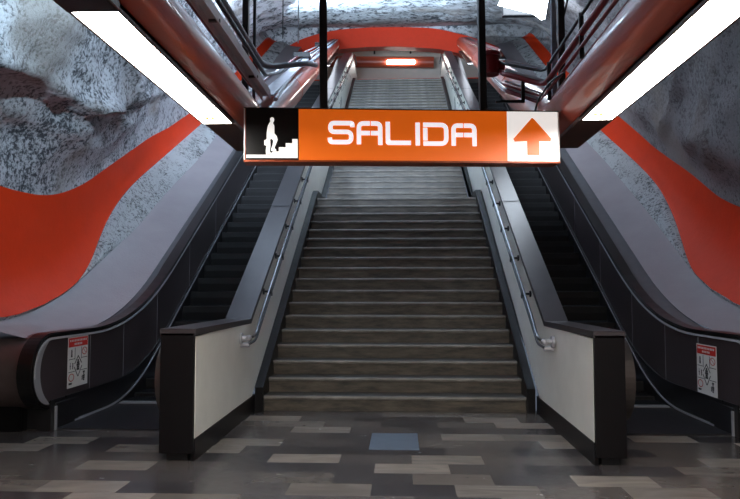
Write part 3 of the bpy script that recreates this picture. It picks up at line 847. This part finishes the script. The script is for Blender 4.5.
def fill_flood(x, y, z, target, power, color, size, label, ang=110):  # added lamp in a small housing, standing in for unseen lights on the rock
    f = empty('floodlight', (x, y, z), label, 'floodlight', 'added floodlights for the rock')
    bm = bmesh.new(); box(bm, x-.14, x+.14, y-.10, y+.10, z-.08, z+.0, .01); obj('lamp_body', bm, M['black'], f)
    ld = bpy.data.lights.new('fill_spot', 'SPOT'); ld.energy = power; ld.color = color; ld.spot_size = math.radians(ang); ld.spot_blend = .7; ld.shadow_soft_size = size
    lo = bpy.data.objects.new('fill_light', ld); C.objects.link(lo); lo.parent = f; lo.location = (0, 0, .06)
    dvec = Vector(target)-Vector((x, y, z+.06)); lo.rotation_euler = dvec.to_track_quat('-Z', 'Y').to_euler()
fill_flood(-1.12, 6.75, 4.9, (-1.2, 14, 8.6), 1600, (.66, .81, 1), .1, 'added floodlight over the left tube aimed at the vault', 100)
fill_flood(-1.45, 5.6, 4.6, (-5, 8.0, 4.6), 330, (.62, .84, 1), .1, 'added floodlight over the left tube aimed at the left wall', 120)
fill_flood(1.35, 6.75, 4.9, (1.0, 20, 10), 500, (.72, .86, 1), .1, 'added floodlight over the right tube aimed at the vault', 90)
pu = asc(-1, 17.0, .0, .38)
fill_flood(pu.x, pu.y, pu.z, (pu.x+1.3, pu.y+1.3, pu.z+3), 1800, (.62, .83, 1), .1, 'added uplight perched on the climbing left tube below the arch', 120)
pu = asc(-1, 11.5, .0, .40)
fill_flood(pu.x, pu.y, pu.z, (pu.x+.4, pu.y+1.4, pu.z+3), 800, (.68, .83, 1), .1, 'added uplight perched low on the climbing left tube', 150)

# ------------------------------------------------------------------ the exit sign
SW, SH = 2.318, .396
sg = empty('exit_sign', (.108, 5.073, 2.352), 'long orange hanging sign reading SALIDA with climbing figure and arrow', 'sign')
ang = math.atan2(.30, 2.32)
sg.rotation_euler = (0, -.010, ang)
def spart(name, bm, mat, label=None):
    bmesh.ops.recalc_face_normals(bm, faces=bm.faces[:])
    me = bpy.data.meshes.new(name); bm.to_mesh(me); bm.free()
    for mm in (mat if isinstance(mat, list) else [mat]): me.materials.append(mm)
    o = bpy.data.objects.new(name, me); C.objects.link(o); o.parent = sg
    if label: o['label'] = label
    return o
def U(px): return (px-244)/317*SW-SW/2
def V(py): return (163-py)/54*SH
def flat(bm, pts, y=-.075, th=.004):
    a = [bm.verts.new((u, y, v)) for u, v in pts]; b = [bm.verts.new((u, y-th, v)) for u, v in pts]
    n = len(pts); bm.faces.new(a); bm.faces.new(b[::-1])
    for i in range(n): bm.faces.new((a[i], a[(i+1) % n], b[(i+1) % n], b[i]))
bm = bmesh.new(); box(bm, -SW/2, SW/2, -.07, .07, .012, SH-.006, .004); spart('sign_box', bm, M['sign_frame'])
bm = bmesh.new(); box(bm, -SW/2-.004, SW/2+.004, -.082, .08, 0, .014); spart('bottom_rail', bm, M['sign_frame'])
bm = bmesh.new(); box(bm, -SW/2-.004, SW/2+.004, -.078, .08, SH-.008, SH); spart('top_rail', bm, M['sign_black'])
for x0_, x1_ in ((-SW/2-.004, -SW/2+.004), (SW/2-.004, SW/2+.004)):
    bm = bmesh.new(); box(bm, x0_, x1_, -.078, .08, .01, SH-.006); spart('side_rail', bm, M['label_white'])
def pan(name, p0, p1, mat, label):
    bm = bmesh.new(); flat(bm, [(U(p0), .014), (U(p1), .014), (U(p1), SH-.008), (U(p0), SH-.008)], -.07, .004); return spart(name, bm, mat, label)
pan('pictogram_panel', 245.5, 297, M['sign_black'], 'black panel')
pan('orange_panel', 297, 507.3, M['orange'], 'orange panel')
pan('arrow_panel', 507.3, 560.2, M['sign_white'], 'white panel')
# climbing figure and stairs (coordinates read off the panel)
Z8 = lambda pts: [(U(240+x/8.32), V(105+y/8.32)) for x, y in pts]
bm = bmesh.new()
flat(bm, Z8([(48, 450), (48, 425), (240, 425), (262, 397), (312, 397), (312, 362), (368, 362), (368, 328), (422, 328), (422, 293), (466, 293), (466, 450)]))
spart('stair_pictogram', bm, M['sign_white'])
bm = bmesh.new()
flat(bm, Z8([(245, 120), (258, 114), (272, 120), (276, 135), (270, 153), (264, 160), (276, 185), (277, 248), (296, 270), (303, 300), (288, 340), (276, 368), (292, 384), (290, 392), (248, 392), (252, 372), (264, 335), (268, 308), (252, 290), (242, 300), (244, 350), (238, 395), (252, 412), (250, 420), (208, 420), (206, 390), (212, 350), (194, 345), (194, 305), (213, 298), (214, 240), (222, 190), (234, 165), (244, 150), (241, 132)]), -.075, .004)
spart('figure_pictogram', bm, M['sign_white'])
Z4 = lambda pts: [(U(400+x/4.353), V(95+y/4.353)) for x, y in pts]
bm = bmesh.new()
flat(bm, Z4([(580, 93), (590, 100), (665, 185), (662, 198), (610, 197), (611, 259), (556, 259), (556, 197), (500, 200), (494, 188)]), -.075, .004)
spart('arrow', bm, M['orange'])
def ribbon(bm, pts, w=17, r=14):
    P = rnd([Vector((x, y, 0)) for x, y in pts], r, 5) if len(pts) > 2 else [Vector((x, y, 0)) for x, y in pts]
    Lp, Rp = [], []
    for i, p in enumerate(P):
        a = P[max(0, i-1)]; b = P[min(len(P)-1, i+1)]
        t = (b-a).normalized(); n = Vector((-t.y, t.x, 0))*w/2
        k = 1
        Lp.append(p+n); Rp.append(p-n)
    cv = lambda p: (U(308.6+p.x/3.895), V(100+p.y/3.895))
    for i in range(len(P)-1):
        flat(bm, [cv(Lp[i]), cv(Lp[i+1]), cv(Rp[i+1]), cv(Rp[i])], -.075, .005)
LET = {
 'letter_S': [([(162, 108), (162, 93), (77, 93), (77, 127), (157, 127), (157, 167), (76, 167), (74, 150)], 22)],
 'letter_A': [([(187, 175), (187, 93), (230, 93)], 20), ([(234, 93), (270, 93), (270, 177)], 20), ([(196, 131), (230, 131)], 1), ([(234, 131), (262, 131)], 1)],
 'letter_L': [([(300, 86), (300, 168), (390, 168)], 3)],
 'letter_I': [([(417, 88), (417, 178)], 1)],
 'letter_D': [([(439, 96), (530, 96), (530, 170), (439, 170)], 22), ([(447, 108), (447, 158)], 1)],
 'letter_A_': [([(559, 178), (559, 98), (597, 98)], 20), ([(601, 98), (642, 98), (642, 179)], 20), ([(568, 135), (597, 135)], 1), ([(601, 135), (634, 135)], 1)],
}
for nm2, strokes in LET.items():
    bm = bmesh.new()
    for pts, r in strokes: ribbon(bm, pts, 17, r)
    spart('letter', bm, M['letter'])
for px, w in ((322, .058), (485.5, .052)):
    bm = bmesh.new(); box(bm, U(px)-w/2, U(px)+w/2, -w/2, w/2, SH-.002, 3.85, .004); spart('hanging_post', bm, M['black'])

# ------------------------------------------------------------------ camera, world, view
cam = bpy.data.cameras.new('camera'); co = bpy.data.objects.new('camera', cam); C.objects.link(co)
cam.sensor_width = 36; cam.sensor_fit = 'HORIZONTAL'; cam.lens = 690/740*36
co.location = (.086, 0, 1.425)
yaw, pitch = .0448, .0584
# forward vector
fwx, fwy = -math.sin(yaw), math.cos(yaw)
fwd = Vector((fwx*math.cos(pitch), fwy*math.cos(pitch), math.sin(pitch)))
co.rotation_euler = fwd.to_track_quat('-Z', 'Y').to_euler()
sc.camera = co
w = bpy.data.worlds.new('world'); sc.world = w; w.use_nodes = True
w.node_tree.nodes['Background'].inputs['Color'].default_value = (.5, .6, .8, 1)
w.node_tree.nodes['Background'].inputs['Strength'].default_value = .1
vs_ = sc.view_settings
vs_.view_transform = 'Standard'; vs_.look = 'None'; vs_.gamma = 1; vs_.use_curve_mapping = False
vs_.exposure = 1.0
